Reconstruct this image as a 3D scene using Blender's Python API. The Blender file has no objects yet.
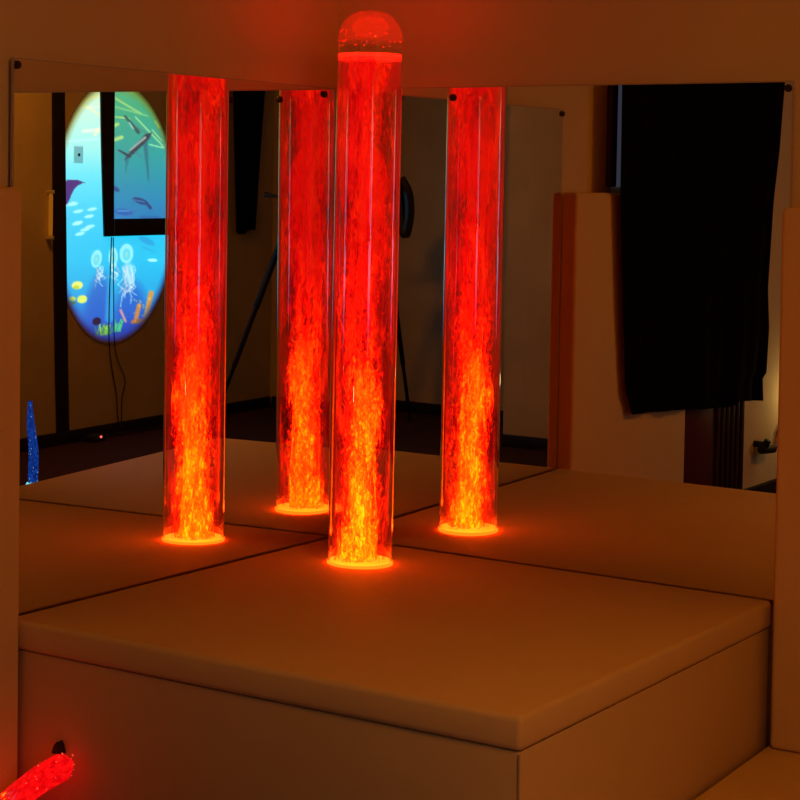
import bpy, bmesh, math, random
import numpy as np
from mathutils import Vector, Matrix

random.seed(7)
rng = np.random.default_rng(11)
sc = bpy.context.scene
COL = sc.collection
PI = math.pi

# ------------------------------------------------------------------ helpers
def lin(r, g, b):
    f = lambda c: (c/255/12.92) if c/255 <= 0.04045 else ((c/255+0.055)/1.055)**2.4
    return (f(r), f(g), f(b), 1.0)

class MB:
    """collects shapes in world coordinates and links them as one mesh"""
    def __init__(self):
        self.v = []; self.f = []
    def add(self, bm, fn=None):
        b = len(self.v)
        bm.verts.index_update()
        for v in bm.verts:
            self.v.append(tuple(fn(v.co)) if fn else tuple(v.co))
        for f in bm.faces:
            self.f.append([b+v.index for v in f.verts])
        bm.free(); return self
    def raw(self, vs, fs):
        b = len(self.v)
        self.v += [tuple(v) for v in vs]; self.f += [[b+i for i in f] for f in fs]
        return self
    def box(self, x0, x1, y0, y1, z0, z1, bev=0.0, seg=2, fn=None, cuts=0):
        bm = bmesh.new(); bmesh.ops.create_cube(bm, size=1)
        for v in bm.verts:
            v.co = Vector(((x0+x1)/2+v.co.x*(x1-x0), (y0+y1)/2+v.co.y*(y1-y0), (z0+z1)/2+v.co.z*(z1-z0)))
        if bev > 0:
            bmesh.ops.bevel(bm, geom=list(bm.edges), offset=bev, segments=seg, affect='EDGES', profile=0.5)
        if cuts:
            ed = [e for e in bm.edges if e.calc_length() > 0.3*max(x1-x0, y1-y0)]
            bmesh.ops.subdivide_edges(bm, edges=ed, cuts=cuts, use_grid_fill=True)
        return self.add(bm, fn)
    def lathe(self, prof, c=(0, 0, 0), n=64, fn=None, cap0=False, cap1=False):
        vs = []; fs = []
        for (r, z) in prof:
            for k in range(n):
                a = 2*PI*k/n
                p = Vector((c[0]+r*math.cos(a), c[1]+r*math.sin(a), c[2]+z))
                vs.append(tuple(fn(p)) if fn else tuple(p))
        m = len(prof)
        for i in range(m-1):
            for k in range(n):
                k2 = (k+1) % n
                fs.append([i*n+k, i*n+k2, (i+1)*n+k2, (i+1)*n+k])
        if cap0: fs.append(list(range(n))[::-1])
        if cap1: fs.append([(m-1)*n+k for k in range(n)])
        return self.raw(vs, fs)
    def tube(self, pts, rad, n=10, caps=True):
        pts = [Vector(p) for p in pts]
        rads = rad if isinstance(rad, (list, tuple)) else [rad]*len(pts)
        vs = []; fs = []
        t0 = (pts[1]-pts[0]).normalized()
        ref = Vector((0, 0, 1)) if abs(t0.z) < 0.9 else Vector((1, 0, 0))
        u = t0.cross(ref).normalized()
        for i, p in enumerate(pts):
            t = (pts[min(i+1, len(pts)-1)]-pts[max(i-1, 0)]).normalized()
            u = (u - t*u.dot(t)).normalized(); w = t.cross(u)
            for k in range(n):
                a = 2*PI*k/n
                vs.append(tuple(p+(u*math.cos(a)+w*math.sin(a))*rads[i]))
        for i in range(len(pts)-1):
            for k in range(n):
                k2 = (k+1) % n
                fs.append([i*n+k, i*n+k2, (i+1)*n+k2, (i+1)*n+k])
        if caps:
            fs.append(list(range(n))[::-1]); fs.append([(len(pts)-1)*n+k for k in range(n)])
        return self.raw(vs, fs)
    def ball(self, c, r, seg=12, rings=8, s=(1, 1, 1)):
        bm = bmesh.new(); bmesh.ops.create_uvsphere(bm, u_segments=seg, v_segments=rings, radius=r)
        return self.add(bm, lambda p: Vector((c[0]+p.x*s[0], c[1]+p.y*s[1], c[2]+p.z*s[2])))
    def build(self, name, mat, parent=None, origin=None, angle=40):
        o0 = Vector(parent['_o']) if parent is not None else Vector(origin if origin else self.base())
        me = bpy.data.meshes.new(name)
        me.from_pydata([tuple(Vector(v)-o0) for v in self.v], [], self.f)
        me.validate(); 
        bm = bmesh.new(); bm.from_mesh(me); bmesh.ops.recalc_face_normals(bm, faces=bm.faces); bm.to_mesh(me); bm.free()
        for p in me.polygons: p.use_smooth = True
        me.set_sharp_from_angle(angle=math.radians(angle))
        if mat: me.materials.append(mat)
        o = bpy.data.objects.new(name, me); COL.objects.link(o)
        if parent is not None:
            o.parent = parent
        else:
            o.location = o0
        o['_o'] = tuple(o0)
        return o
    def base(self):
        a = np.array(self.v); lo = a.min(0); hi = a.max(0)
        return ((lo[0]+hi[0])/2, (lo[1]+hi[1])/2, lo[2])

def tag(o, label, cat, group=None):
    o['label'] = label; o['category'] = cat
    if group: o['group'] = group
    return o
def thing(name, loc, label, cat, group=None):
    o = bpy.data.objects.new(name, None); COL.objects.link(o); o.location = loc
    o.empty_display_size = 0.05; o['_o'] = tuple(loc)
    return tag(o, label, cat, group)
def struct(o):
    o['kind'] = 'structure'; return o

def catmull(pts, n=8):
    P = [Vector(p) for p in pts]; P = [2*P[0]-P[1]]+P+[2*P[-1]-P[-2]]
    out = []
    for i in range(1, len(P)-2):
        for k in range(n):
            t = k/n
            out.append(0.5*((2*P[i])+(-P[i-1]+P[i+1])*t+(2*P[i-1]-5*P[i]+4*P[i+1]-P[i+2])*t*t+(-P[i-1]+3*P[i]-3*P[i+1]+P[i+2])*t**3))
    out.append(P[-2]); return out

# ------------------------------------------------------------------ materials
def newmat(name):
    m = bpy.data.materials.new(name); m.use_nodes = True
    nt = m.node_tree; nt.nodes.clear()
    out = nt.nodes.new('ShaderNodeOutputMaterial')
    return m, nt, out
def N(nt, t, **kw):
    n = nt.nodes.new(t)
    for k, v in kw.items(): setattr(n, k, v)
    return n
def math_n(nt, op, a, b=None, c=None, clamp=False):
    n = nt.nodes.new('ShaderNodeMath'); n.operation = op; n.use_clamp = clamp
    for i, x in enumerate((a, b, c)):
        if x is None: continue
        if isinstance(x, (int, float)): n.inputs[i].default_value = x
        else: nt.links.new(x, n.inputs[i])
    return n.outputs[0]
def noise(nt, vec, scale, detail=3, rough=0.55, dist=0.0):
    n = nt.nodes.new('ShaderNodeTexNoise')
    n.inputs['Scale'].default_value = scale; n.inputs['Detail'].default_value = detail
    n.inputs['Roughness'].default_value = rough; n.inputs['Distortion'].default_value = dist
    if vec is not None: nt.links.new(vec, n.inputs['Vector'])
    return n.outputs['Fac']
def mapping(nt, src, scale=(1, 1, 1), loc=(0, 0, 0)):
    n = nt.nodes.new('ShaderNodeMapping')
    n.inputs['Scale'].default_value = scale; n.inputs['Location'].default_value = loc
    nt.links.new(src, n.inputs['Vector']); return n.outputs['Vector']
def ramp(nt, fac, stops):
    n = nt.nodes.new('ShaderNodeValToRGB')
    el = n.color_ramp.elements
    while len(el) < len(stops): el.new(0.5)
    for e, (p, c) in zip(el, stops): e.position = p; e.color = c
    nt.links.new(fac, n.inputs['Fac']); return n.outputs['Color']
def smooth(nt, x, a, b, lo=0.0, hi=1.0):
    n = nt.nodes.new('ShaderNodeMapRange'); n.interpolation_type = 'SMOOTHSTEP'
    nt.links.new(x, n.inputs['Value'])
    for k, v in (('From Min', a), ('From Max', b), ('To Min', lo), ('To Max', hi)): n.inputs[k].default_value = v
    return n.outputs['Result']

def solid(name, col, rough=0.6, metal=0.0, var=0.06, vscale=6.0, bump=0.0, bscale=80.0, spec=0.5, sheen=0.0):
    m, nt, out = newmat(name)
    b = N(nt, 'ShaderNodeBsdfPrincipled')
    tc = N(nt, 'ShaderNodeTexCoord').outputs['Object']
    nz = noise(nt, tc, vscale, 4)
    c0 = tuple(max(0, x*(1-var)) for x in col[:3])+(1,); c1 = tuple(min(1, x*(1+var)) for x in col[:3])+(1,)
    nt.links.new(ramp(nt, nz, [(0.3, c0), (0.7, c1)]), b.inputs['Base Color'])
    b.inputs['Roughness'].default_value = rough; b.inputs['Metallic'].default_value = metal
    b.inputs['Specular IOR Level'].default_value = spec
    if bump > 0:
        bp = N(nt, 'ShaderNodeBump'); bp.inputs['Strength'].default_value = bump; bp.inputs['Distance'].default_value = 0.003
        nt.links.new(noise(nt, tc, bscale, 4), bp.inputs['Height']); nt.links.new(bp.outputs[0], b.inputs['Normal'])
    nt.links.new(b.outputs[0], out.inputs['Surface'])
    return m
def emis(name, col, strength, base=(0.02, 0.02, 0.02, 1)):
    m, nt, out = newmat(name)
    b = N(nt, 'ShaderNodeBsdfPrincipled')
    b.inputs['Base Color'].default_value = base
    b.inputs['Emission Color'].default_value = col; b.inputs['Emission Strength'].default_value = strength
    nt.links.new(b.outputs[0], out.inputs['Surface']); return m

M = {}
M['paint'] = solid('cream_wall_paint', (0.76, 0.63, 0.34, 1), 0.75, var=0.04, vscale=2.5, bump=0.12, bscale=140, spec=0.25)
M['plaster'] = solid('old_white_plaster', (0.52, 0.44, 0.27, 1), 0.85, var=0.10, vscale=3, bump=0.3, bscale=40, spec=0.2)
M['vinyl'] = solid('cream_vinyl', (0.78, 0.62, 0.30, 1), 0.62, var=0.03, vscale=3, bump=0.16, bscale=14, spec=0.16)
M['vinyl_dull'] = solid('cream_vinyl_side', (0.74, 0.60, 0.30, 1), 0.62, var=0.03, vscale=3, bump=0.12, bscale=18, spec=0.2)
M['floor'] = solid('dark_carpet', (0.05, 0.022, 0.018, 1), 0.95, var=0.25, vscale=60, bump=0.5, bscale=300, spec=0.1)
M['ceiling'] = solid('white_ceiling', (0.7, 0.66, 0.58, 1), 0.9, var=0.03)
M['timber'] = solid('dark_oak', (0.012, 0.008, 0.007, 1), 0.6, var=0.35, vscale=14, bump=0.4, bscale=60, spec=0.3)
M['timber_red'] = solid('dark_stained_frame', (0.035, 0.008, 0.006, 1), 0.5, var=0.25, vscale=14, bump=0.3, bscale=60)
M['maroon'] = solid('dark_red_vinyl', (0.085, 0.006, 0.006, 1), 0.5, var=0.12, vscale=5)
M['black_cloth'] = solid('black_cloth', (0.0022, 0.0022, 0.0024, 1), 0.95, var=0.2, vscale=30, bump=0.3, bscale=500, spec=0.05)
M['black'] = solid('black_plastic', (0.012, 0.012, 0.013, 1), 0.45, var=0.1)
M['black_metal'] = solid('black_metal', (0.005, 0.0045, 0.0045, 1), 0.6, metal=0.0, var=0.1)
M['chrome'] = solid('chrome', (0.75, 0.72, 0.68, 1), 0.18, metal=1.0, var=0.03)
M['edge'] = solid('polished_mirror_edge', (0.55, 0.48, 0.40, 1), 0.25, var=0.05)
M['white_plastic'] = solid('white_plastic', (0.62, 0.60, 0.56, 1), 0.4, var=0.03)
M['piping'] = solid('vinyl_seam', (0.45, 0.38, 0.27, 1), 0.5, var=0.05)

m, nt, out = newmat('mirror_glass')
g = N(nt, 'ShaderNodeBsdfGlossy'); g.inputs['Roughness'].default_value = 0.0
g.inputs['Color'].default_value = (0.86, 0.87, 0.86, 1)
nt.links.new(g.outputs[0], out.inputs['Surface']); M['mirror'] = m

# clear acrylic: straight-through with fresnel gloss
def acrylic(name, mist=0.0, boost=1.0):
    m, nt, out = newmat(name)
    lw = N(nt, 'ShaderNodeFresnel')
    bf = N(nt, 'ShaderNodeNewGeometry').outputs['Backfacing']          # same gloss seen from inside and outside the thin wall
    nt.links.new(math_n(nt, 'ADD', math_n(nt, 'MULTIPLY', bf, 1/1.45-1.45), 1.45), lw.inputs['IOR'])
    tr = N(nt, 'ShaderNodeBsdfTransparent'); tr.inputs['Color'].default_value = (0.97, 0.95, 0.94, 1)
    gl = N(nt, 'ShaderNodeBsdfGlossy'); gl.inputs['Roughness'].default_value = 0.03
    gl.inputs['Color'].default_value = (1, 1, 1, 1)
    base = tr.outputs[0]
    if mist > 0:
        tl = N(nt, 'ShaderNodeBsdfTranslucent'); tl.inputs['Color'].default_value = (0.9, 0.85, 0.8, 1)
        df = N(nt, 'ShaderNodeBsdfDiffuse'); df.inputs['Color'].default_value = (0.9, 0.85, 0.8, 1)
        ad = N(nt, 'ShaderNodeMixShader'); nt.links.new(tl.outputs[0], ad.inputs[1]); nt.links.new(df.outputs[0], ad.inputs[2])
        mx0 = N(nt, 'ShaderNodeMixShader'); mx0.inputs[0].default_value = mist
        nt.links.new(base, mx0.inputs[1]); nt.links.new(ad.outputs[0], mx0.inputs[2]); base = mx0.outputs[0]
    mx = N(nt, 'ShaderNodeMixShader')
    nt.links.new(math_n(nt, 'MULTIPLY', lw.outputs[0], boost, clamp=True), mx.inputs[0])
    nt.links.new(base, mx.inputs[1]); nt.links.new(gl.outputs[0], mx.inputs[2])
    nt.links.new(mx.outputs[0], out.inputs['Surface']); return m
M['acrylic'] = acrylic('clear_acrylic', boost=3.2)
M['dome'] = acrylic('misted_acrylic', 0.15)

def glow_layer(name, kind):
    """light-filled water: bubbles glow, gaps let the eye through"""
    m, nt, out = newmat(name)
    tc = N(nt, 'ShaderNodeTexCoord').outputs['Object']
    sep = N(nt, 'ShaderNodeSeparateXYZ'); nt.links.new(tc, sep.inputs[0]); z = sep.outputs['Z']
    if kind == 'core':
        n1 = noise(nt, mapping(nt, tc, (1, 1, 0.50)), 95, 4, 0.62, 1.3)
        n2 = noise(nt, mapping(nt, tc, (1, 1, 0.30), (3, 1, 2)), 17, 3, 0.55, 0.8)
        heat = math_n(nt, 'ADD', math_n(nt, 'MULTIPLY', n1, 1.9), math_n(nt, 'MULTIPLY', n2, 1.5))
        heat = math_n(nt, 'SUBTRACT', heat, 1.25)
        zf = N(nt, 'ShaderNodeFloatCurve')
        cv = zf.mapping.curves[0]
        pts = [(0, 0.85), (0.05, 0.62), (0.2, 0.46), (0.36, 0.34), (0.48, 0.16), (0.62, 0.02), (1.0, -0.02)]
        while len(cv.points) < len(pts): cv.points.new(0.5, 0.5)
        for q, (a, b) in zip(cv.points, pts): q.location = (a, b*0.5+0.5)
        zf.mapping.update()
        nt.links.new(math_n(nt, 'DIVIDE', z, 1.17), zf.inputs['Value'])
        zz = math_n(nt, 'MULTIPLY', math_n(nt, 'SUBTRACT', zf.outputs[0], 0.5), 2.0)
        wob = math_n(nt, 'MULTIPLY', math_n(nt, 'SINE', math_n(nt, 'MULTIPLY', z, 13.0)), math_n(nt, 'MULTIPLY', z, 0.022))
        wob2 = math_n(nt, 'MULTIPLY', math_n(nt, 'SINE', math_n(nt, 'ADD', math_n(nt, 'MULTIPLY', z, 29.0), 1.0)), 0.006)
        xx = math_n(nt, 'SUBTRACT', math_n(nt, 'ADD', sep.outputs['X'], math_n(nt, 'ADD', wob, wob2)), math_n(nt, 'MULTIPLY', z, 0.0061))
        yy = math_n(nt, 'SUBTRACT', sep.outputs['Y'], math_n(nt, 'MULTIPLY', z, 0.0031))
        r2 = math_n(nt, 'ADD', math_n(nt, 'MULTIPLY', xx, xx), math_n(nt, 'MULTIPLY', yy, yy))
        rt_ = math_n(nt, 'MULTIPLY', r2, smooth(nt, z, 0.25, 0.75, 240.0, 45.0))
        h = math_n(nt, 'SUBTRACT', math_n(nt, 'ADD', heat, zz), rt_, clamp=True)
        colr = ramp(nt, h, [(0.34, lin(120, 0, 4)), (0.50, lin(190, 2, 6)), (0.60, lin(215, 20, 4)), (0.70, lin(225, 100, 6)), (0.84, lin(240, 165, 10)), (1.0, lin(255, 225, 20))])
        alpha = smooth(nt, h, 0.40, 0.66, 0.0, 0.62); boost = smooth(nt, z, 0.15, 0.85, 6.5, 1.9); gfac = smooth(nt, z, 0.10, 0.72, 1.75, 0.12)
    elif kind == 'mid':
        n1 = noise(nt, mapping(nt, tc, (1, 1, 0.40), (7, 3, 1)), 75, 4, 0.66, 2.2)
        n2 = noise(nt, mapping(nt, tc, (1, 1, 0.35), (1, 5, 4)), 13, 2, 0.5, 0.6)
        h = math_n(nt, 'ADD', math_n(nt, 'MULTIPLY', n1, 1.3), math_n(nt, 'MULTIPLY', n2, 1.1))
        h = math_n(nt, 'SUBTRACT', h, 0.60, clamp=True)
        colr = ramp(nt, h, [(0.50, lin(140, 0, 4)), (0.70, lin(220, 10, 6)), (0.95, lin(255, 60, 10))])
        alpha = smooth(nt, h, 0.58, 0.85, 0.0, 0.60); boost = 2.4
    else:
        n2 = noise(nt, mapping(nt, tc, (1, 1, 0.35), (2, 9, 5)), 22, 5, 0.62, 0.9)
        n3 = noise(nt, mapping(nt, tc, (1, 1, 0.02), (4, 2, 5)), 60, 2, 0.5, 0.0)
        h = math_n(nt, 'ADD', math_n(nt, 'MULTIPLY', n2, 0.8), math_n(nt, 'MULTIPLY', n3, 0.25))
        colr = ramp(nt, h, [(0.38, lin(105, 0, 4)), (0.58, lin(205, 1, 7)), (0.75, lin(255, 6, 12))])
        zt = smooth(nt, z, 0.0, 0.95, 0.10, 0.42)
        alpha = math_n(nt, 'MULTIPLY', zt, smooth(nt, h, 0.36, 0.66, 0.35, 1.45), clamp=True); boost = 1.1
    em = N(nt, 'ShaderNodeEmission'); em.inputs['Strength'].default_value = 1.0
    vm = N(nt, 'ShaderNodeVectorMath', operation='MULTIPLY'); cb = N(nt, 'ShaderNodeCombineXYZ'); cb.inputs[1].default_value = 1.0; cb.inputs[2].default_value = 1.0
    if kind == 'core': nt.links.new(gfac, cb.inputs[1])
    if isinstance(boost, float): cb.inputs[0].default_value = boost
    else: nt.links.new(boost, cb.inputs[0])
    nt.links.new(cb.outputs[0], vm.inputs[1])
    nt.links.new(colr, vm.inputs[0]); nt.links.new(vm.outputs[0], em.inputs['Color'])
    tr = N(nt, 'ShaderNodeBsdfTransparent'); tr.inputs['Color'].default_value = (1, 0.95, 0.95, 1)
    mx = N(nt, 'ShaderNodeMixShader')
    nt.links.new(alpha, mx.inputs[0]); nt.links.new(tr.outputs[0], mx.inputs[1]); nt.links.new(em.outputs[0], mx.inputs[2])
    nt.links.new(mx.outputs[0], out.inputs['Surface']); return m
M['core'] = glow_layer('bubble_plume_glow', 'core')
M['mid'] = glow_layer('drifting_bubbles_glow', 'mid')
M['water'] = glow_layer('red_lit_water', 'water')
M['surface'] = emis('water_surface_glow', (9.0, 0.034, 0.010, 1), 1.0)
M['ring'] = emis('led_ring_glow', (13.0, 0.34, 0.012, 1), 1.0)
M['led'] = emis('led_plate_glow', (16.0, 0.75, 0.02, 1), 1.0)

# ------------------------------------------------------------------ measured room
HM = 0.373                                    # mat top at the corner
PT = Vector((0.01721, -0.00224)); PR = Vector((-0.00654, 0.00092))
nL = Vector((1, 0.01721, -0.00224)).normalized()
nR = Vector((-0.00654, -1, 0.00092)).normalized()
def frame(n):
    e = n.cross(Vector((0, 0, 1))).normalized()           # along the wall
    up = e.cross(n).normalized()
    return e, up
eL, uL = frame(nL); eR, uR = frame(nR)
if eL.y > 0: eL = -eL
if eR.x < 0: eR = -eR
if uL.z < 0: uL = -uL
if uR.z < 0: uR = -uR
C0 = Vector((0, 0, HM))
def FL(p): return C0 + eL*p[0] + nL*p[1] + uL*(p[2]-HM)     # (along, out, height)
def FR(p): return C0 + eR*p[0] + nR*p[1] + uR*(p[2]-HM)
WG = 0.014                                                   # mirror face to wall face
X_OPP = 3.19; Y_BACK = -4.685; Y_JOG = -3.90; X_JOG = 1.83; H = 2.40

# floor, ceiling, walls
struct(MB().box(-0.35, 3.45, -4.95, 0.35, -0.10, 0.0).build('floor', M['floor']))
struct(MB().box(-0.35, 3.45, -4.95, 0.35, H, H+0.1).build('ceiling', M['ceiling']))
struct(MB().box(-0.15, 3.95, -0.14, -WG, 0, H, fn=FL).build('wall_left', M['paint']))
struct(MB().box(-0.013, 3.28, -0.14, -WG, 0, H, fn=FR).build('wall_right', M['paint']))
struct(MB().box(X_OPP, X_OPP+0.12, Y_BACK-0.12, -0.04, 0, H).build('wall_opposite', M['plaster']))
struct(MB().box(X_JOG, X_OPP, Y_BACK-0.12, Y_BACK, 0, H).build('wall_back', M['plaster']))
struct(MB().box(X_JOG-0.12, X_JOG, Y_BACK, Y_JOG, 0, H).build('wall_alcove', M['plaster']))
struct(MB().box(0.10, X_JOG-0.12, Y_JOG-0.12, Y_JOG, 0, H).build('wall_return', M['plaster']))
# dark skirting boards
struct(MB().box(X_OPP-0.018, X_OPP, Y_BACK+0.02, -0.08, 0, 0.06, 0.004).build('baseboard_opposite', M['timber']))
struct(MB().box(X_JOG+0.005, X_OPP-0.02, Y_BACK, Y_BACK+0.018, 0, 0.06, 0.004).build('baseboard_back', M['timber']))
struct(MB().box(0.12, X_JOG-0.003, Y_JOG, Y_JOG+0.018, 0, 0.06, 0.004).build('baseboard_return', M['timber']))
struct(MB().box(2.565, 3.80, -WG, -WG+0.02, 0, 0.14, 0.004, fn=FL).build('baseboard_left', M['timber']))

# dark oak framing of the opposite wall
def beam(name, fn_pts, m):
    return struct(MB().raw(*fn_pts).build(name, m))
def warped_post(y_top0, y_top1, y_bot0, y_bot1, z0, z1, depth):
    n = 8; vs = []; fs = []
    for i in range(n+1):
        t = i/n; z = z0+(z1-z0)*t
        a = y_bot0+(y_top0-y_bot0)*t + 0.006*math.sin(t*5); b = y_bot1+(y_top1-y_bot1)*t + 0.006*math.sin(t*4+1)
        vs += [(X_OPP, a, z), (X_OPP-depth, a, z), (X_OPP-depth, b, z), (X_OPP, b, z)]
    for i in range(n):
        for k in range(4):
            k2 = (k+1) % 4; fs.append([i*4+k, i*4+k2, i*4+4+k2, i*4+4+k])
    fs += [[0, 1, 2, 3], [n*4, n*4+1, n*4+2, n*4+3]]
    return vs, fs
beam('trim_1', warped_post(-2.742, -2.818, -2.830, -2.920, 0.061, H, 0.012), M['timber'])       # long post
beam('trim_2', warped_post(-3.09, -3.222, -3.165, -3.245, 0.975, H, 0.012), M['timber'])        # short post
struct(MB().box(X_OPP-0.012, X_OPP, -4.12, -3.247, 0.975, 1.060, 0.004).build('trim_3', M['timber']))   # rail

# ------------------------------------------------------------------ mirrors with screws
def mirror(name, F, L0, L1, label):
    t = thing(name, F((0.6, 0, 0.352)), label, 'mirror', 'corner mirrors')
    mb = MB().box(L0, L1, -0.006, 0.0, 0.354, 1.494, fn=F)
    o = mb.build('backing', M['edge'], t)
    # glass face just in front of the backing
    vs = [F((L0+0.003, 0.0005, 0.355)), F((L1-0.003, 0.0005, 0.355)), F((L1-0.003, 0.0005, 1.491)), F((L0+0.003, 0.0005, 1.491))]
    MB().raw(vs, [[0, 1, 2, 3]]).build('glass', M['mirror'], t)
    return t
ml = mirror('wall_mirror', FL, 0.004, 1.181, 'large frameless mirror on the left wall behind the glowing tube, reflecting the undersea picture')
mr = mirror('wall_mirror', FR, 0.004, 1.178, 'large frameless mirror on the right wall, mostly filled by the reflection of a black cloth')
def screws(t, F, pts):
    for (s, z) in pts:
        n = 14; vs = []; fs = []
        for (r, o) in ((0.0075, 0.001), (0.0085, 0.004), (0.007, 0.007), (0.003, 0.008)):
            for k in range(n):
                vs.append(F((s+r*math.cos(2*PI*k/n), o, z+r*math.sin(2*PI*k/n))))
        for i in range(3):
            for k in range(n): fs.append([i*n+k, i*n+(k+1) % n, (i+1)*n+(k+1) % n, (i+1)*n+k])
        fs += [list(range(n)), list(range(3*n, 4*n))]
        MB().raw(vs, fs).build('mirror_screw', M['black'], t)
screws(ml, FL, [(1.172, 1.480), (0.07, 1.477)])
screws(mr, FR, [(1.166, 1.478), (0.33, 1.468), (0.18, 1.468)])

# ------------------------------------------------------------------ platform and mat
MX = 1.1593; MY = 1.1946; MT = 0.0590
def mz(x, y): return -0.00901*x - 0.02415*y
qa = Vector((0.0025, -0.0025)); qb = Vector((MX, -0.0105)); qc = Vector((MX, -MY)); qd = Vector((0.0235, -MY))
def bil(u, v): return (qa*(1-u)*(1-v) + qb*u*(1-v) + qc*u*v + qd*(1-u)*v)
def mat_fn(p):
    u = p.x/MX; v = -p.y/MY
    q = bil(min(max(u, 0), 1), min(max(v, 0), 1))
    z = HM + p.z + mz(q.x, q.y)
    return Vector((q.x, q.y, z))
tag(MB().box(0, MX, -MY, 0, -MT, 0, 0.011, 3, fn=mat_fn).build('platform_mat', M['vinyl'], angle=60),
    'thin cream vinyl mat lying on the platform, with the glowing tube standing on it', 'mat')
INS = 0.006
def plinth_fn(p):
    u = p.x/MX; v = -p.y/MY; q = bil(u, v)
    return Vector((q.x, q.y, p.z if p.z < 0.05 else HM - MT - 0.0015 + mz(q.x, q.y)))
pl = thing('padded_platform', (0.6, -0.6, 0), 'square cream vinyl corner platform under the thin mat', 'platform')
MB().box(0.0, MX-INS, -MY+INS, -0.0, 0.001, 0.3, 0.007, 2, fn=plinth_fn).build('base_box', M['vinyl_dull'], pl, angle=60)
MB().tube([(MX-INS-0.0005, -MY+INS+0.0005, 0.01), (MX-INS-0.0005, -MY+INS+0.0005, 0.326)], 0.0022, 8).build('seam', M['piping'], pl)

tag(MB().box(1.162, 2.10, -1.75, -0.02, 0.0, 0.051, 0.01, 3).build('floor_mat', M['vinyl'], angle=60),
    'low cream floor mat at the foot of the platform, at the bottom right corner', 'mat')

# wall pads
tag(MB().box(1.197, 2.03, -WG+0.001, 0.045, 0.002, 1.243, 0.012, 3, fn=FL).build('wall_pad', M['vinyl'], angle=60),
    'upright cream padded panel on the left wall beside the platform', 'wall pad', 'upright wall pads')
tag(MB().box(1.177, 2.2, -WG+0.001, 0.058, 0.052, 1.221, 0.012, 3, fn=FR).build('wall_pad', M['vinyl'], angle=60),
    'upright cream padded panel on the right wall, at the right edge past the mirror', 'wall pad', 'upright wall pads')

# ------------------------------------------------------------------ bubble tube
BX, BY = 0.24537, -0.25683
BZ = HM + mz(BX, BY) + 0.0006
TL = Vector((0.0061, 0.0031))
def lean(p):
    z = p.z; t = max(0.0, 1-z/0.012)                     # the foot sits flush on the slightly sloping mat
    return Vector((BX+p.x+TL.x*z, BY+p.y+TL.y*z, BZ+p.z+t*(mz(BX+p.x, BY+p.y)-mz(BX, BY))))
bt = thing('bubble_tube', (BX, BY, BZ), 'tall clear bubble tube glowing red and orange, standing in the mirrored corner', 'bubble tube')
def lp(prof, n=96, **k): return MB().lathe(prof, n=n, fn=lean, **k)
lp([(0.074, 0.0), (0.0768, 0.0), (0.0766, 0.004), (0.0760, 0.007), (0.074, 0.007), (0.074, 0.0)]).build('light_ring', M['ring'], bt)
lp([(0.001, 0.002), (0.0735, 0.002), (0.0735, 0.006), (0.001, 0.006)]).build('base_plate', M['led'], bt)
HT = 1.2790
lp([(0.0755, 0.0085), (0.0755, 0.3), (0.0755, 0.6), (0.0755, 0.9), (0.0755, 1.205)]).build('tube_wall', M['acrylic'], bt)
prof = [(0.0755, 1.2055)]
for k in range(1, 13):
    a = k/12*PI/2
    prof.append((max(0.0005, 0.0755*(1-(1-math.cos(a)**0.75))), 1.2055+(HT-1.2055)*math.sin(a)**1.0))
lp(prof).build('dome_cap', M['dome'], bt)
ZW = 1.170
lp([(0.0738, 0.0085+k*(ZW-0.0090)/24) for k in range(25)]).build('water_column', M['water'], bt)
def wavy(r0, amp, seed, zt, nz=60, n=64):
    r = np.random.default_rng(seed); ph = r.uniform(0, 6.28, 8)
    vs = []; fs = []
    for i in range(nz+1):
        z = 0.010+(zt-0.010)*i/nz; t = i/nz
        for k in range(n):
            a = 2*PI*k/n
            rr = r0 + amp*(0.5*math.sin(3*a+9*z*2+ph[0])+0.5*math.sin(5*a-14*z+ph[1])+0.4*math.sin(2*a+23*z+ph[2])+0.3*math.sin(7*a+41*z+ph[3]))
            rr *= (1+0.12*t)
            cx = 0.008*math.sin(5*z+ph[4])*t; cy = 0.008*math.sin(6*z+ph[5])*t
            rr = min(rr, 0.066)
            vs.append(lean(Vector((cx+rr*math.cos(a), cy+rr*math.sin(a), z))))
    for i in range(nz):
        for k in range(n):
            fs.append([i*n+k, i*n+(k+1) % n, (i+1)*n+(k+1) % n, (i+1)*n+k])
    return vs, fs
mb = MB()
for k, rr in enumerate((0.010, 0.021, 0.032, 0.043, 0.054)): mb.raw(*wavy(rr, 0.004+0.002*k, 3+k, ZW-0.004-0.001*k))
mb.build('bubble_plume', M['core'], bt)
MB().raw(*wavy(0.063, 0.003, 18, ZW-0.010)).build('drifting_bubbles', M['mid'], bt)
lp([(0.0005, ZW+0.003), (0.05, ZW+0.002), (0.0715, ZW+0.004), (0.0735, ZW+0.008), (0.0735, ZW-0.004), (0.0705, ZW-0.001), (0.05, ZW-0.001), (0.0005, ZW-0.001)]).build('water_surface', M['surface'], bt)
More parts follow.
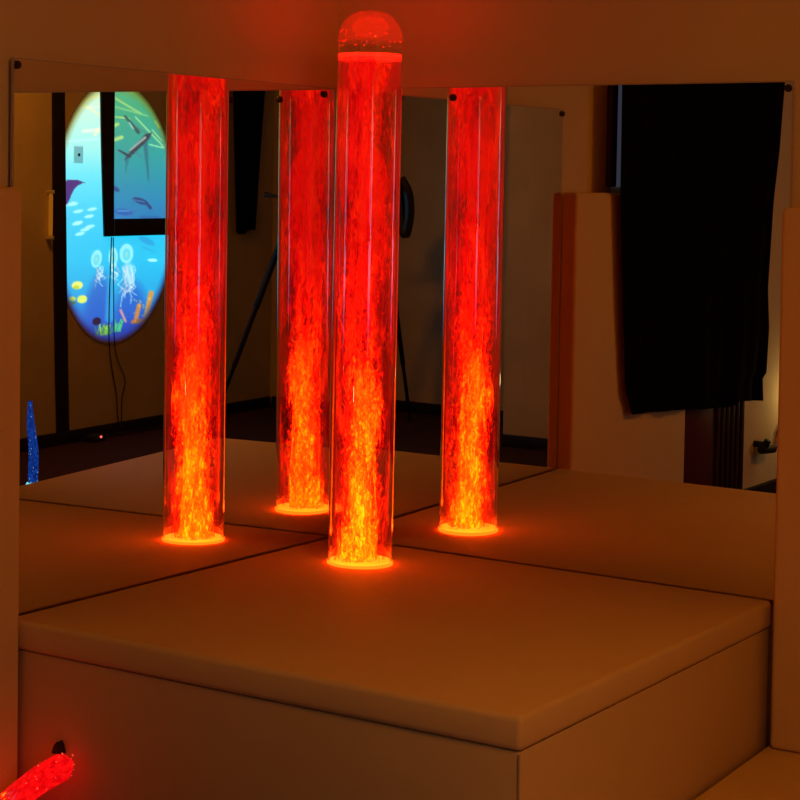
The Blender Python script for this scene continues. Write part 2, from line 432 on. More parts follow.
# condensation drops inside the dome
mb = MB()
for k in range(26):
    a = random.uniform(0, 2*PI); z = random.choice([1.205, 1.212, 1.225, 1.235])+random.uniform(-0.004, 0.004)
    s = max(0.0, 1-((z-1.2055)/(HT-1.2055))**2)**0.375 if z > 1.2055 else 1
    r = 0.0755*s-0.003
    mb.ball(lean(Vector((r*math.cos(a), r*math.sin(a), z))), random.uniform(0.0012, 0.0026), 8, 6)
dr = mb.build('condensation_drops', M['chrome'], bt); dr['kind'] = 'stuff'
def lamp(name, loc, col, power, rad, parent=None):
    l = bpy.data.lights.new(name, 'POINT'); l.color = col[:3]; l.energy = power; l.shadow_soft_size = rad
    o = bpy.data.objects.new(name, l); COL.objects.link(o)
    if parent is not None:
        o.parent = parent; o.location = Vector(loc)-Vector(parent['_o'])
    else: o.location = loc
    return o

# ------------------------------------------------------------------ black cloth over the right mirror
ZTOP = 2.14
left = [(ZTOP, 1.420), (1.60, 1.426), (1.253, 1.430), (0.909, 1.466), (0.623, 1.508), (0.535, 1.560)]
right = [(ZTOP, 2.89), (1.655, 2.836), (1.41, 2.798), (1.224, 2.748), (0.893, 2.700), (0.745, 2.715), (0.583, 2.692), (0.568, 2.656), (0.481, 2.664)]
bottom = [(1.560, 0.535), (1.85, 0.521), (2.178, 0.497), (2.375, 0.484), (2.40, 0.503), (2.664, 0.481)]
def interp(tab, x):
    xs = [t[0] for t in tab]; ys = [t[1] for t in tab]
    if xs[0] > xs[-1]: xs, ys = xs[::-1], ys[::-1]
    return float(np.interp(x, xs, ys))
NU, NV = 90, 80
vs = []; fs = []
for side in (0, 1):
    for j in range(NV+1):
        for i in range(NU+1):
            u = i/NU; v = j/NV
            zb = interp(bottom, 1.560+u*(2.664-1.560))
            z = ZTOP+(zb-ZTOP)*v
            s = interp(left, z)*(1-u)+interp(right, z)*u
            fold = 0.064+0.008*math.sin(u*23+v*2.0)+0.005*math.sin(u*47+1+3*v)
            vs.append(FL((s, fold+(0.0025 if side else 0), z)))
n1 = (NU+1)*(NV+1)
for j in range(NV):
    for i in range(NU):
        a = j*(NU+1)+i
        fs.append([a, a+1, a+NU+2, a+NU+1]); fs.append([n1+a, n1+a+NU+1, n1+a+NU+2, n1+a+1])
def rim(idx):
    for a, b in zip(idx[:-1], idx[1:]): fs.append([a, b, n1+b, n1+a])
rim(list(range(NU+1))); rim([NV*(NU+1)+i for i in range(NU+1)])
rim([j*(NU+1) for j in range(NV+1)]); rim([j*(NU+1)+NU for j in range(NV+1)])
tag(MB().raw(vs, fs).build('blackout_cloth', M['black_cloth'], angle=80),
    'wide black cloth hanging before the left wall window, reflected in the right mirror', 'cloth')
rod = MB().tube([FL((1.36, 0.064, ZTOP+0.0275)), FL((2.96, 0.064, ZTOP+0.0275))], 0.012, 12)
for s_ in (1.37, 2.94): rod.tube([FL((s_, 0.064, ZTOP+0.0275)), FL((s_, -WG, ZTOP+0.0275))], 0.009, 10)
tag(rod.build('curtain_rod', M['black_metal']), 'thin dark rod carrying the wide black cloth above the left wall window', 'curtain rod')

# ------------------------------------------------------------------ fibre-optic bundles
def fibre_mat(name, c0, c1, strength):
    m, nt, out = newmat(name)
    tc = N(nt, 'ShaderNodeTexCoord').outputs['Object']
    n = noise(nt, tc, 90, 3, 0.6, 0.4)
    em = N(nt, 'ShaderNodeEmission'); em.inputs['Strength'].default_value = strength
    nt.links.new(ramp(nt, n, [(0.36, c0), (0.64, c1)]), em.inputs['Color'])
    gl = N(nt, 'ShaderNodeBsdfGlossy'); gl.inputs['Roughness'].default_value = 0.2
    mx = N(nt, 'ShaderNodeMixShader'); mx.inputs[0].default_value = 0.12
    nt.links.new(em.outputs[0], mx.inputs[1]); nt.links.new(gl.outputs[0], mx.inputs[2])
    nt.links.new(mx.outputs[0], out.inputs['Surface']); return m
M['fibre_red'] = fibre_mat('red_side_glow_fibre', lin(205, 0, 6), lin(255, 14, 14), 1.25)
M['spark_red'] = emis('red_spark', lin(255, 70, 50), 1.0)
M['fibre_blue'] = fibre_mat('blue_side_glow_fibre', lin(6, 24, 100), lin(25, 80, 190), 0.9)
M['spark_blue'] = emis('blue_spark', lin(140, 190, 255), 1.2)
M['spark_cyan'] = emis('cyan_spark', lin(120, 235, 250), 1.5)

def bundle(name, path, r, nstr, mf, ms, nsp, label, cat, rtab=None):
    P = catmull(path, 10)
    t = thing(name, (P[-1].x, P[-1].y, 0.0), label, cat)
    strands = MB(); R = random.Random(5)
    L = len(P)
    for k in range(nstr):
        a = R.uniform(0, 2*PI); q = r*math.sqrt(R.uniform(0.05, 1)); ph = R.uniform(0, 6.28); tw = R.uniform(-1.5, 1.5)
        pts = []
        for i, p in enumerate(P):
            d = (P[min(i+1, L-1)]-P[max(i-1, 0)]).normalized()
            ref = Vector((0, 0, 1)) if abs(d.z) < 0.9 else Vector((1, 0, 0))
            u = d.cross(ref).normalized(); w = d.cross(u)
            f = i/(L-1); sc_ = rtab(f) if rtab else min(1.0, 0.35+f*5)
            an = a+tw*f+0.15*math.sin(8*f+ph)
            pts.append(p+(u*math.cos(an)+w*math.sin(an))*q*sc_)
        strands.tube(pts, 0.0026, 5)
    b = strands.build('fibre_strands', mf, t); b['kind'] = 'stuff'
    sp = MB()
    for k in range(nsp):
        i = R.randrange(2, L-1); p = P[i]
        d = (P[min(i+1, L-1)]-P[max(i-1, 0)]).normalized()
        ref = Vector((0, 0, 1)) if abs(d.z) < 0.9 else Vector((1, 0, 0))
        u = d.cross(ref).normalized(); w = d.cross(u); an = R.uniform(0, 2*PI)
        sc_ = rtab(i/(L-1)) if rtab else 1
        sp.ball(p+(u*math.cos(an)+w*math.sin(an))*r*0.97*sc_, R.uniform(0.0010, 0.0022), 6, 4)
    s = sp.build('sparkle_points', ms, t); s['kind'] = 'stuff'
    return t, P
rb, P = bundle('fibre_optic_bundle', [(0.222, -1.230, 0.156), (0.20, -1.232, 0.146), (0.155, -1.246, 0.116), (0.118, -1.285, 0.076), (0.110, -1.35, 0.045), (0.118, -1.45, 0.028), (0.15, -1.60, 0.028), (0.24, -1.85, 0.028)],
       0.0245, 90, M['fibre_red'], M['spark_red'], 90, 'thick bundle of glowing red fibre-optic strands at the platform foot, bottom left', 'fibre optic bundle')
# black bracket the bundle hangs from, fixed to the platform face
hp = [(0.155, 0.160), (0.177, 0.160), (0.172, 0.176), (0.167, 0.183), (0.161, 0.176)]
MB().raw([(a, -1.1895, b) for a, b in hp]+[(a, -1.207, b) for a, b in hp], [[0, 1, 2, 3, 4], [5, 6, 7, 8, 9]]+[[i, (i+1) % 5, 5+(i+1) % 5, 5+i] for i in range(5)]).build('holder', M['black'], rb)

bb, P2 = bundle('fibre_optic_bundle', [(2.52, -1.842, 0.352), (2.515, -1.842, 0.26), (2.50, -1.842, 0.15), (2.50, -1.84, 0.05), (2.50, -1.84, 0.02)],
       0.018, 36, M['fibre_blue'], M['spark_blue'], 60, 'blue sparkling fibre-optic bundle, reflected at the left edge of the left mirror', 'fibre optic bundle',
       rtab=lambda f: 0.35+0.75*math.sin(min(1, f*1.25)*PI*0.62))
MB().lathe([(0.001, 0.0), (0.030, 0.0), (0.030, 0.012), (0.024, 0.022), (0.001, 0.022)], (2.50, -1.84, 0.0), 24).build('light_source_cap', M['spark_cyan'], bb)

# ------------------------------------------------------------------ undersea picture, self-lit panel in place of projector light
def pic_y(px):  # reading the picture from left to right
    return float(np.interp(px, [59, 112, 168], [-2.835, -3.235, -3.699]))
def make_picture():
    X0, X1, Y0, Y1 = 50, 178, 80, 346
    xs = np.arange(X0, X1+0.1, 1.0); ys = np.arange(Y0, Y1+0.1, 1.0)
    GX, GY = np.meshgrid(xs, ys)
    img = np.zeros(GX.shape+(3,))
    def c(*v): return np.array(v, float)
    # water
    tabL = [(80, (200, 235, 190)), (112, (190, 240, 222)), (150, (150, 235, 232)), (175, (95, 222, 240)), (215, (45, 200, 240)), (260, (8, 190, 236)), (290, (10, 165, 226)), (318, (14, 105, 205)), (345, (16, 50, 160))]
    tabR = [(80, (90, 170, 110)), (105, (50, 165, 125)), (135, (38, 158, 140)), (165, (24, 150, 160)), (200, (16, 132, 178)), (219, (14, 120, 180)), (220, (10, 192, 236)), (260, (8, 190, 236)), (300, (8, 165, 226)), (325, (14, 95, 200)), (345, (16, 50, 160))]
    for k in range(3):
        L = np.interp(GY, [t[0] for t in tabL], [t[1][k] for t in tabL]); Rr = np.interp(GY, [t[0] for t in tabR], [t[1][k] for t in tabR])
        w = np.clip((GX-104)/6, 0, 1); img[..., k] = L*(1-w)+Rr*w
    def blend(mask, col, a=1.0):
        mk = np.clip(mask, 0, 1)[..., None]*a
        img[:] = img*(1-mk)+c(*col)*mk
    def ell(x, y, rx, ry, rot=0.0, soft=0.6):
        co, si = math.cos(rot), math.sin(rot); dx = GX-x; dy = GY-y
        u = dx*co+dy*si; v = -dx*si+dy*co
        d = np.sqrt((u/rx)**2+(v/ry)**2); return np.clip((1-d)*min(rx, ry)/soft+0.5, 0, 1)
    def seg(x0, y0, x1, y1, w0, w1=None, soft=0.7):
        w1 = w0 if w1 is None else w1
        dx, dy = x1-x0, y1-y0; t = np.clip(((GX-x0)*dx+(GY-y0)*dy)/(dx*dx+dy*dy), 0, 1)
        d = np.hypot(GX-x0-t*dx, GY-y0-t*dy); w = w0+(w1-w0)*t
        return np.clip((w/2-d)/soft+0.5, 0, 1)
    def poly(pts):
        inside = np.zeros(GX.shape, bool); n = len(pts); j = n-1
        for i in range(n):
            xi, yi = pts[i]; xj, yj = pts[j]
            cond = ((yi > GY) != (yj > GY)) & (GX < (xj-xi)*(GY-yi)/(yj-yi+1e-9)+xi)
            inside ^= cond; j = i
        return inside.astype(float)
    # light rays from the top
    for (a, b, d, e, w, col, al) in ((100, 96, 74, 106, 3, (235, 245, 170), .6), (98, 108, 66, 112, 2.5, (225, 250, 215), .6), (76, 104, 97, 116, 2, (245, 245, 180), .6),
                                (112, 98, 138, 112, 2.4, (150, 205, 120), .8), (113, 107, 145, 114, 2, (130, 200, 130), .7), (113, 117, 127, 118, 1.8, (170, 215, 120), .8),
                                (61, 144, 97, 140, 1.6, (190, 250, 250), .8), (81, 133, 97, 131, 3.5, (225, 245, 225), .85), (93, 136, 97, 130, 3, (240, 235, 200), .8),
                                (133, 116, 162, 145, 1.6, (170, 225, 150), .8), (147, 143, 162, 146, 1.5, (140, 225, 170), .9), (150, 128, 160, 139, 1.4, (180, 225, 130), .7),
                                (113, 140, 120, 137, 3.5, (190, 225, 120), .8), (113, 126, 116, 124, 3, (190, 225, 120), .8), (153, 119, 157, 125, 2, (190, 220, 120), .7)):
        blend(seg(a, b, d, e, w), col, al)
    # deep blue slopes
    blend(ell(99, 305, 13, 30, 0.1, 8), (10, 90, 195), .75); blend(ell(131, 312, 15, 28, 0, 9), (10, 80, 195), .7)
    blend(ell(114, 334, 45, 12, 0, 6), (14, 60, 180), .6); blend(seg(111, 265, 110, 318, 5, 9, 3), (40, 175, 225), .6)
    # socket-like faint square
    blend(seg(73, 147, 73, 160, 1), (80, 190, 200), .5); blend(seg(73, 147, 81, 147, 1), (80, 190, 200), .4); blend(ell(77, 153, 1.2, 1.2), (70, 150, 170), .7)
    # shark and its shadowed fins
    dk = (38, 62, 78)
    blend(seg(143, 141, 147, 180, 5, 1.5), (28, 105, 125), .8); blend(seg(126, 156, 124, 172, 4, 1), (30, 110, 125), .7)
    blend(seg(130, 152, 145, 135, 4.5, 6), dk); blend(seg(146, 134, 149, 131.5, 4, 1.5), dk); blend(seg(128, 150, 143, 136, 1.6, 2.2), (165, 178, 168), .9)
    blend(seg(117, 150, 128, 156, 1.6, 3), dk); blend(seg(128, 154, 123, 160, 2.5, 1), dk); blend(seg(134, 152, 140, 156, 3, 1.5), (50, 130, 150), .8)
    blend(seg(123, 116, 136, 131, 2.4, 4), (40, 80, 88), .9); blend(seg(127, 122, 131, 128, 1.6), (150, 205, 190), .9); blend(seg(133, 125, 143, 131, 1.5), (70, 130, 110), .8)
    # small blue fish
    blend(ell(139, 201, 8, 3, 0.35), (22, 60, 120)); blend(seg(146, 204, 149, 208, 2.5, 3.5), (22, 60, 120)); blend(seg(133, 200, 143, 202, 1), (70, 170, 210), .7)
    blend(ell(123, 212, 9, 3.2, 0.12), (18, 90, 170)); blend(seg(117, 211, 128, 211, 1.4), (90, 190, 230), .7); blend(ell(115, 189, 4, 2.2, 0.6), (20, 70, 130))
    blend(ell(146, 242, 9, 3, 0.5), (10, 150, 215), .8); blend(seg(140, 217, 158, 218, 2.4), (20, 90, 150), .7)
    # manta
    blend(poly([(60, 184), (66, 181), (72, 180), (78, 181), (83, 183), (76, 186), (72, 191), (69, 198), (66, 204), (62, 206), (60, 204)]), (52, 42, 122))
    blend(seg(64, 206, 73, 202, 2), (160, 240, 245), .8)
    # shoal
    for (x, y) in ((77, 211), (91, 209), (88, 216), (76, 223), (89, 226), (79, 233), (72, 204), (84, 229), (77, 222)):
        blend(ell(x, y, 5, 1.6, -0.2), (170, 248, 252), .9)
    # jellyfish
    for (x, y, rx, ry, rot) in ((96, 258, 5.5, 9, 0.15), (113, 257, 4.5, 10, 0.0), (126, 254, 6.8, 10, 0.0)):
        blend(ell(x, y, rx, ry, rot), (150, 235, 245), .9); blend(ell(x, y+1, rx*.55, ry*.6, rot), (70, 205, 235), .75); blend(ell(x, y+1, 1.2, 3), (150, 220, 210), .8)
    R = random.Random(3)
    def tent(x, y, n, spread, length):
        for k in range(n):
            px, py = x+R.uniform(-spread, spread)*0.7, y+R.uniform(-2, 3); L_ = length*R.uniform(0.5, 1.05); ph = R.uniform(0, 6.3)
            pts = [(px+R.uniform(-0.3, 0.3)*q*3+1.8*math.sin(ph+q*1.3), py+L_*q/6) for q in range(7)]
            for (p, q) in zip(pts[:-1], pts[1:]): blend(seg(p[0], p[1], q[0], q[1], 0.8, soft=0.9), (215, 242, 250) if k % 4 else (225, 175, 195), .75)
    tent(128, 266, 11, 8, 38); tent(99, 266, 6, 5, 20); tent(114, 266, 4, 3, 16)
    blend(seg(128, 268, 129, 282, 10, 7, 4), (200, 235, 248), .55)
    # fish and flora
    blend(ell(77, 283, 5.5, 4), (225, 235, 130)); blend(ell(76, 285, 3, 2), (185, 205, 60))
    blend(ell(82, 297, 5, 4), (215, 235, 110)); blend(ell(72, 296, 3.5, 2.2), (200, 215, 70)); blend(ell(71, 300, 5, 2), (80, 130, 60), .8)
    blend(ell(152, 262, 5, 1.8, 0.1), (160, 245, 240)); blend(ell(163, 295, 3, 2.5), (130, 235, 235)); blend(seg(142, 248, 155, 254, 2, 1), (30, 160, 215), .7)
    blend(seg(151, 296, 146, 322, 5.5, 5), (200, 150, 80)); blend(seg(139, 308, 136, 322, 4.5, 4), (190, 130, 70)); blend(seg(133, 324, 146, 324, 4, 5), (185, 110, 45))
    for k in range(16): blend(ell(R.uniform(134, 152), R.uniform(300, 324), 1, 1), (240, 205, 120), .5)
    blend(seg(121, 311, 126, 323, 2.5, 2), (215, 150, 150), .9)
    blend(ell(97, 320, 4.5, 4), (8, 18, 60))
    for k in range(14):
        x = R.uniform(95, 112); blend(seg(x, 334, x+R.uniform(-2, 5), 325+R.uniform(-2, 3), 1.6, .8), R.choice([(120, 200, 40), (180, 220, 60), (50, 160, 70)]))
    for k in range(8):
        x = R.uniform(114, 121); blend(seg(x, 332, x+R.uniform(0, 4), 321+R.uniform(-2, 3), 1.5, .8), R.choice([(70, 190, 150), (60, 200, 110)]))
    for k in range(9):
        x = R.uniform(149, 160); blend(seg(x, 331, x+R.uniform(-3, 3), 324+R.uniform(-2, 3), 1.6, .8), R.choice([(150, 205, 50), (60, 180, 90)]))
    # round projector beam painted into the colours: soft rim, yellow at the top and blue at the bottom
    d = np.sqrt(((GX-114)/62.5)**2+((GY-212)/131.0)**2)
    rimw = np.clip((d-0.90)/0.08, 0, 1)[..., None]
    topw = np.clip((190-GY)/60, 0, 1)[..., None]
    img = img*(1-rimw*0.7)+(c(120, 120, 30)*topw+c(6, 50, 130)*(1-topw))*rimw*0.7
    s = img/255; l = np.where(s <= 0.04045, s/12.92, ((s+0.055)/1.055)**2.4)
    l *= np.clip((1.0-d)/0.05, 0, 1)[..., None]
    idx = -np.ones(GX.shape, int); keep = d < 1.015
    vs = []; cols = []; th = 0.004
    for j in range(GX.shape[0]):
        for i in range(GX.shape[1]):
            if keep[j, i]:
                idx[j, i] = len(vs)
                vs.append((X_OPP-th, pic_y(GX[j, i]), 1.054-(GY[j, i]-220)*0.004875)); cols.append((*l[j, i], 1.0))
    fs = []
    for j in range(GX.shape[0]-1):
        for i in range(GX.shape[1]-1):
            q = [idx[j, i], idx[j, i+1], idx[j+1, i+1], idx[j+1, i]]
            if min(q) >= 0: fs.append(q)
    # rim back to the wall gives the picture its thickness
    from collections import Counter
    ec = Counter()
    for f in fs:
        for a, b in zip(f, f[1:]+f[:1]): ec[(min(a, b), max(a, b))] += 1
    back = {}
    for (a, b), n in ec.items():
        if n == 1:
            for q in (a, b):
                if q not in back:
                    back[q] = len(vs); vs.append((X_OPP-0.0005, vs[q][1], vs[q][2])); cols.append((0, 0, 0, 1))
            fs.append([a, b, back[b], back[a]])
    y0, z0 = -3.25, 1.09
    me = bpy.data.meshes.new('self_lit_projection')
    me.from_pydata([(v[0]-X_OPP, v[1]-y0, v[2]-z0) for v in vs], [], fs)
    at = me.color_attributes.new('picture', 'FLOAT_COLOR', 'POINT')
    at.data.foreach_set('color', np.array(cols, dtype=np.float32).ravel())
    m, nt, out = newmat('projection_emission')
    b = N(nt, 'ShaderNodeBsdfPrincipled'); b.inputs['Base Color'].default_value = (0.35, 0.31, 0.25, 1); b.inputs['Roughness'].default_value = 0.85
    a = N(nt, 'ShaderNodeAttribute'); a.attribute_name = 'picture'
    nt.links.new(a.outputs['Color'], b.inputs['Emission Color']); b.inputs['Emission Strength'].default_value = 1.55  # picture colours emit, standing in for projector light on the wall
    nt.links.new(b.outputs[0], out.inputs['Surface'])
    me.materials.append(m)
    o = bpy.data.objects.new('self_lit_projection', me); COL.objects.link(o); o.location = (X_OPP, y0, z0)
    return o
tag(make_picture(), 'bright oval undersea picture of shark, jellyfish and coral, a self-lit panel in place of projection on the timbered wall', 'self-lit picture')

# ------------------------------------------------------------------ small things on the far walls (seen in the mirrors)
sw = thing('wall_socket', (X_OPP, -2.96, 1.33), 'small pale wall socket inside the left side of the undersea picture', 'socket')
MB().box(X_OPP-0.012, X_OPP-0.0045, -2.995, -2.927, 1.325, 1.405, 0.003).build('face_plate', emis('plate_painted_glow', lin(95, 205, 215), 1.0, (0.5, 0.5, 0.5, 1)), sw)  # plate emits a cyan glow in place of projected light falling on it
MB().box(X_OPP-0.015, X_OPP-0.012, -2.968, -2.954, 1.358, 1.372, 0.001).build('switch', M['black'], sw)

cab = [(X_OPP-0.010, -3.222, 0.972), (X_OPP-0.010, -3.215, 0.80), (X_OPP-0.010, -3.21, 0.60), (X_OPP-0.010, -3.215, 0.44), (X_OPP-0.007, -3.25, 0.30), (X_OPP-0.006, -3.28, 0.20), (X_OPP-0.012, -3.285, 0.10), (X_OPP-0.022, -3.29, 0.008)]
tag(MB().tube(catmull(cab, 6), 0.003, 6).build('power_cable', M['black'], origin=(X_OPP-0.01, -3.25, 0.0)), 'thin black cable hanging down the wall from the middle of the undersea picture', 'cable')
cab = [(X_OPP-0.010, -3.236, 0.97), (X_OPP-0.010, -3.244, 0.70), (X_OPP-0.010, -3.262, 0.42), (X_OPP-0.008, -3.345, 0.27), (X_OPP-0.006, -3.325, 0.17), (X_OPP-0.024, -3.30, 0.008)]
tag(MB().tube(catmull(cab, 6), 0.0025, 6).build('power_cable', M['black'], origin=(X_OPP-0.01, -3.29, 0.0)), 'second thin black cable, the one that bows out to the right below the picture', 'cable')

am = thing('amber_light_tube', (X_OPP-0.02, -2.772, 0.97), 'short upright amber lit tube beside the dark oak post left of the undersea picture', 'light')
MB().lathe([(0.008, 0.985), (0.010, 1.0), (0.010, 1.17), (0.008, 1.18)], (X_OPP-0.018, -2.752, 0), 16, cap0=True, cap1=True).build('glow_tube', emis('amber_glow', lin(190, 105, 18), 0.7), am)
for z in (0.968, 1.180): MB().box(X_OPP-0.032, X_OPP, -2.764, -2.740, z, z+0.018, 0.003).build('end_cap', M['white_plastic'], am)

ad = thing('power_adapter', (3.12, -3.03, 0), 'small black power adapter with a red standby light on the floor under the picture', 'adapter')
MB().box(3.09, 3.15, -3.08, -2.98, 0.0, 0.035, 0.005).build('body', M['black'], ad)
MB().ball((3.088, -3.04, 0.024), 0.006, 10, 6).build('standby_light', emis('red_standby', lin(255, 90, 70), 2.5), ad)
tag(MB().tube([(3.155, -3.09, 0.012), (3.15, -3.3, 0.010), (3.13, -3.6, 0.010), (3.14, -3.9, 0.010)], 0.006, 6).build('floor_cable', M['black']), 'black cable lying on the floor along the skirting under the picture', 'cable')

# narrow dark cloth behind the tripod
vs = []; fs = []
for side in (0, 1):
    for j in range(21):
        for i in range(17):
            u = i/16; v = j/20
            y0 = -4.215-0.06*v; y1 = -4.575+0.09*v
            vs.append((X_OPP-0.012-0.010*math.sin(u*16+v)-0.012-(0.003 if side else 0), y0+(y1-y0)*u, 2.0-v*1.02-0.012*math.sin(u*6)))
n1 = 21*17
for j in range(20):
    for i in range(16):
        a = j*17+i; fs.append([a, a+1, a+18, a+17]); fs.append([n1+a, n1+a+17, n1+a+18, n1+a+1])
rim(list(range(17))); rim([20*17+i for i in range(17)]); rim([j*17 for j in range(21)]); rim([j*17+16 for j in range(21)])
tag(MB().raw(vs, fs).build('hanging_cloth', M['black_cloth'], angle=80), 'narrow dark cloth hanging on the wall behind the camera tripod', 'cloth')

# ------------------------------------------------------------------ photographer's tripod and camera, reflected in the corner
CAM = Vector((2.53028, -3.84629, 0.88758+HM))
yaw, pitch, roll = 0.54724, 0.0418, 0.0142
fw = Vector((-math.sin(yaw)*math.cos(pitch), math.cos(yaw)*math.cos(pitch), -math.sin(pitch)))
r0 = Vector((math.cos(yaw), math.sin(yaw), 0)); u0 = r0.cross(fw)
rt = r0*math.cos(roll)+u0*math.sin(roll); up = -r0*math.sin(roll)+u0*math.cos(roll)
hf = Vector((fw.x, fw.y, 0)).normalized()
TC = CAM - hf*0.14
tp = thing('camera_tripod', (TC.x, TC.y, 0), 'black tripod standing at the back of the room, reflected between the tubes', 'tripod')
MB().lathe([(0.001, 0.0), (0.022, 0.0), (0.022, 0.03), (0.03, 0.035), (0.03, 0.05), (0.001, 0.05)], (TC.x, TC.y, 1.145), 20).build('head', M['black_metal'], tp)
MB().tube([(TC.x, TC.y, 0.55), (TC.x, TC.y, 1.146)], 0.014, 14).build('centre_column', M['black_metal'], tp)
MB().lathe([(0.016, 0.98), (0.045, 0.98), (0.05, 1.0), (0.05, 1.04), (0.03, 1.06), (0.016, 1.06)], (TC.x, TC.y, 0), 20).build('collar', M['black'], tp)
for k in range(3):
    a = math.atan2(r0.y, r0.x)+(0.0, 1.83, 4.45)[k]-0.1
    d = Vector((math.cos(a), math.sin(a), 0))
    p0 = Vector((TC.x, TC.y, 1.02))+d*0.04; p1 = Vector((TC.x, TC.y, 0.012))+d*0.40
    pts = [p0+(p1-p0)*t for t in (0, 0.4, 0.41, 0.7, 0.71, 1)]
    lg = MB().tube(pts, [0.016, 0.016, 0.0125, 0.0125, 0.0095, 0.0095], 12).build('leg', M['black_metal'], tp)
    MB().ball(p1+Vector((0, 0, 0.003)), 0.0145, 12, 8).build('rubber_foot', M['black'], lg)
s0 = Vector((TC.x, TC.y, 1.17))
MB().tube([s0+r0*0.02, s0+r0*0.09-hf*0.03+Vector((0, 0, 0.01)), s0+r0*0.15-hf*0.06+Vector((0, 0, 0.02))], [0.006, 0.007, 0.014], 10).build('pan_handle', M['black'], tp)

cm = thing('camera', (TC.x, TC.y, 1.196), 'black camera on the tripod at the back of the room, hidden behind the reflected tubes', 'camera')
def CF(p): return Vector((TC.x, TC.y, 1.261)) + r0*p[0] + hf*p[1] + Vector((0, 0, 1))*p[2]
MB().box(-0.075, 0.075, -0.04, 0.03, -0.0645, 0.040, 0.010, 3, fn=CF).build('camera_body', M['black'], cm)
MB().box(-0.028, 0.028, -0.035, 0.03, 0.0405, 0.072, 0.010, 2, fn=CF).build('viewfinder', M['black'], cm)
MB().box(-0.082, -0.045, 0.031, 0.055, -0.06, 0.03, 0.009, 3, fn=CF).build('grip', M['black'], cm)
def CL(p): return CF((p.x, p.z, p.y))
MB().lathe([(0.001, 0.0305), (0.032, 0.0305), (0.034, 0.04), (0.034, 0.08), (0.037, 0.085), (0.037, 0.112), (0.033, 0.112), (0.030, 0.10), (0.001, 0.098)], n=28, fn=CL).build('lens', M['black'], cm)
vs = []
st = [CF((-0.086, 0.0, 0.02)), CF((-0.125, 0.01, -0.05)), CF((-0.135, 0.0, -0.16)), CF((-0.115, -0.01, -0.26)), CF((-0.10, -0.02, -0.20)), CF((-0.088, -0.02, -0.10)), CF((-0.086, -0.015, 0.015))]
MB().tube(catmull(st, 8), 0.026, 8).build('strap', M['black'], cm)

# ------------------------------------------------------------------ left wall beyond the pad (seen in the right mirror)
wn = MB()
for (a, b, z0, z1) in ((1.497, 1.540, 1.262, 2.05), (2.25, 2.29, 1.262, 2.05), (1.497, 2.29, 2.05, 2.10)):
    wn.box(a, b, -WG, 0.006, z0, z1, 0.004, fn=FL)
wf = struct(wn.build('window_1', M['timber_red']))
MB().box(1.541, 2.249, -WG+0.001, -0.004, 1.262, 2.049, fn=FL).build('pane', emis('dusk_window', lin(70, 70, 86), 0.55), wf)
tag(MB().box(2.038, 2.285, -WG+0.001, 0.04, 0.002, 1.10, 0.012, 3, fn=FL).build('red_panel', M['maroon'], angle=60),
    'dark red padded panel on the left wall, reflected just below the wide black cloth', 'wall pad')
mb = MB().box(2.288, 2.562, -WG, 0.035, 0.0, H-0.01, 0.004, fn=FL)
for k in range(6): mb.box(2.302+k*0.044, 2.328+k*0.044, 0.035, 0.045, 0.0, H-0.01, 0.004, fn=FL)
struct(mb.build('trim_4', M['timber_red']))
pv = thing('pipe_valve', FL((2.83, 0.02, 0.25)), 'small dark pipe valve with a metal knob low on the wall, reflected beneath the cloth', 'valve')
MB().tube([FL((2.75, 0.03, 0.285)), FL((2.87, 0.03, 0.275))], 0.016, 12).tube([FL((2.79, 0.03, 0.30)), FL((2.79, -WG, 0.30))], 0.012, 10).tube([FL((2.78, 0.03, 0.285)), FL((2.78, 0.045, 0.32))], 0.013, 10).build('body', M['black_metal'], pv)
MB().tube([FL((2.875, 0.03, 0.27)), FL((2.895, 0.035, 0.33)), FL((2.915, 0.04, 0.37))], [0.012, 0.014, 0.010], 12).build('knob', M['chrome'], pv)

nl = thing('assumed_night_light', FL((3.10, 0.0, 0.42)), 'assumed small warm wall lamp, out of sight past the dark grooved post, added for the glow low on the left wall', 'lamp')  # lamp assumed from the glow on the wall, added out of sight
MB().box(3.06, 3.14, -WG, 0.012, 0.42, 0.52, 0.005, fn=FL).build('back_plate', M['white_plastic'], nl)
MB().box(3.07, 3.13, 0.0125, 0.045, 0.43, 0.51, 0.008, fn=FL).build('lamp_shade', emis('assumed_night_light_glow', lin(255, 215, 130), 3.0), nl)
lamp('assumed_bulb', FL((3.07, 0.12, 0.47)), (1, 0.66, 0.26), 0.45, 0.03, nl)  # added point light in front of the assumed lamp, brightens the wall

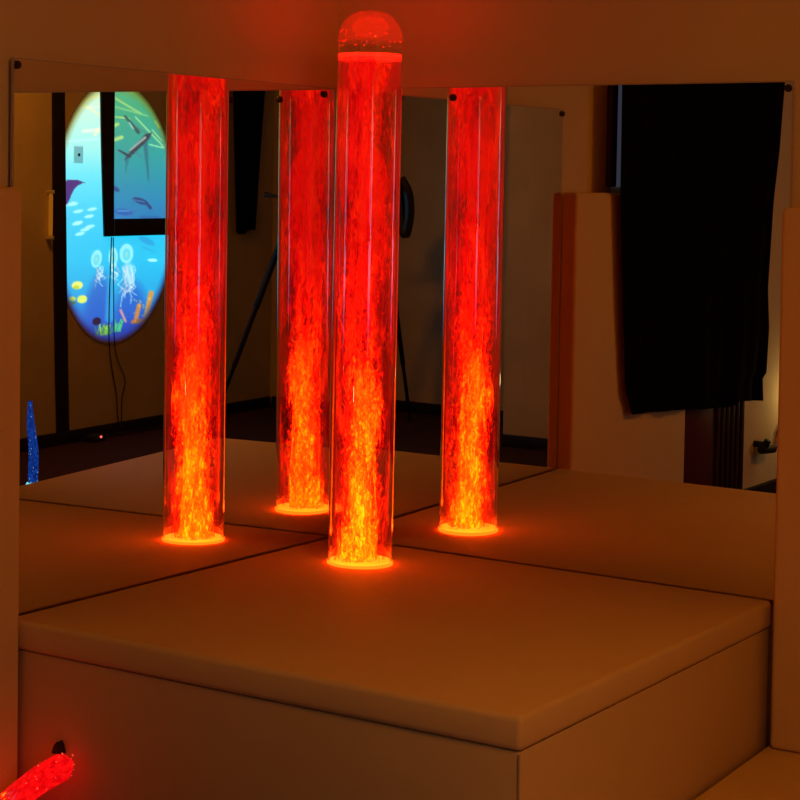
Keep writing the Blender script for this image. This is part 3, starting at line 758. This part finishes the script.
# ------------------------------------------------------------------ unseen ceiling lamp, assumed and added for the warm room light
def assumed_ceiling_lamp(x, y, strength, label):
    t = thing('assumed_ceiling_light', (x, y, H-0.075), label, 'assumed ceiling light')
    MB().lathe([(0.001, 0.0), (0.17, 0.0), (0.17, -0.03), (0.001, -0.03)], (x, y, H), 40).build('base', M['white_plastic'], t)
    MB().lathe([(0.155, -0.031), (0.155, -0.04), (0.13, -0.062), (0.08, -0.073), (0.001, -0.075)], (x, y, H), 40, cap0=True).build('diffuser', emis('assumed_warm_lamp', (1, 0.285, 0.012, 1), strength, (0.7, 0.6, 0.4, 1)), t)
assumed_ceiling_lamp(2.35, -2.0, 62.0, 'assumed round amber ceiling light over the open floor, out of sight, added for the warm light')  # main warm light comes from this assumed lamp, which stays unseen

# world: almost no stray light
w = bpy.data.worlds.new('World'); sc.world = w; w.use_nodes = True
w.node_tree.nodes['Background'].inputs[0].default_value = (1, 0.45, 0.12, 1)
w.node_tree.nodes['Background'].inputs[1].default_value = 0.0

# ------------------------------------------------------------------ camera and view
cd = bpy.data.cameras.new('camera'); co = bpy.data.objects.new('view_camera', cd); COL.objects.link(co)
cd.sensor_width = 36; cd.lens = 1842.60364*36/800; cd.shift_y = (260.52421-400)/800; cd.clip_start = 0.02
mw = Matrix.Identity(4)
for i in range(3):
    mw[i][0] = rt[i]; mw[i][1] = up[i]; mw[i][2] = -fw[i]; mw[i][3] = CAM[i]
co.matrix_world = mw; sc.camera = co
vs_ = sc.view_settings; sc.display_settings.display_device = 'sRGB'
vs_.view_transform = 'Standard'; vs_.look = 'None'; vs_.exposure = 0.0; vs_.gamma = 1.0; vs_.use_curve_mapping = False
cy = sc.cycles
cy.max_bounces = 16; cy.glossy_bounces = 10; cy.diffuse_bounces = 5; cy.transmission_bounces = 8; cy.transparent_max_bounces = 96
cy.caustics_reflective = False; cy.caustics_refractive = False
cy.use_denoising = True
try: cy.denoiser = 'OPENIMAGEDENOISE'
except Exception: pass
cy.sample_clamp_indirect = 6.0
for o in bpy.data.objects:
    if '_o' in o: del o['_o']
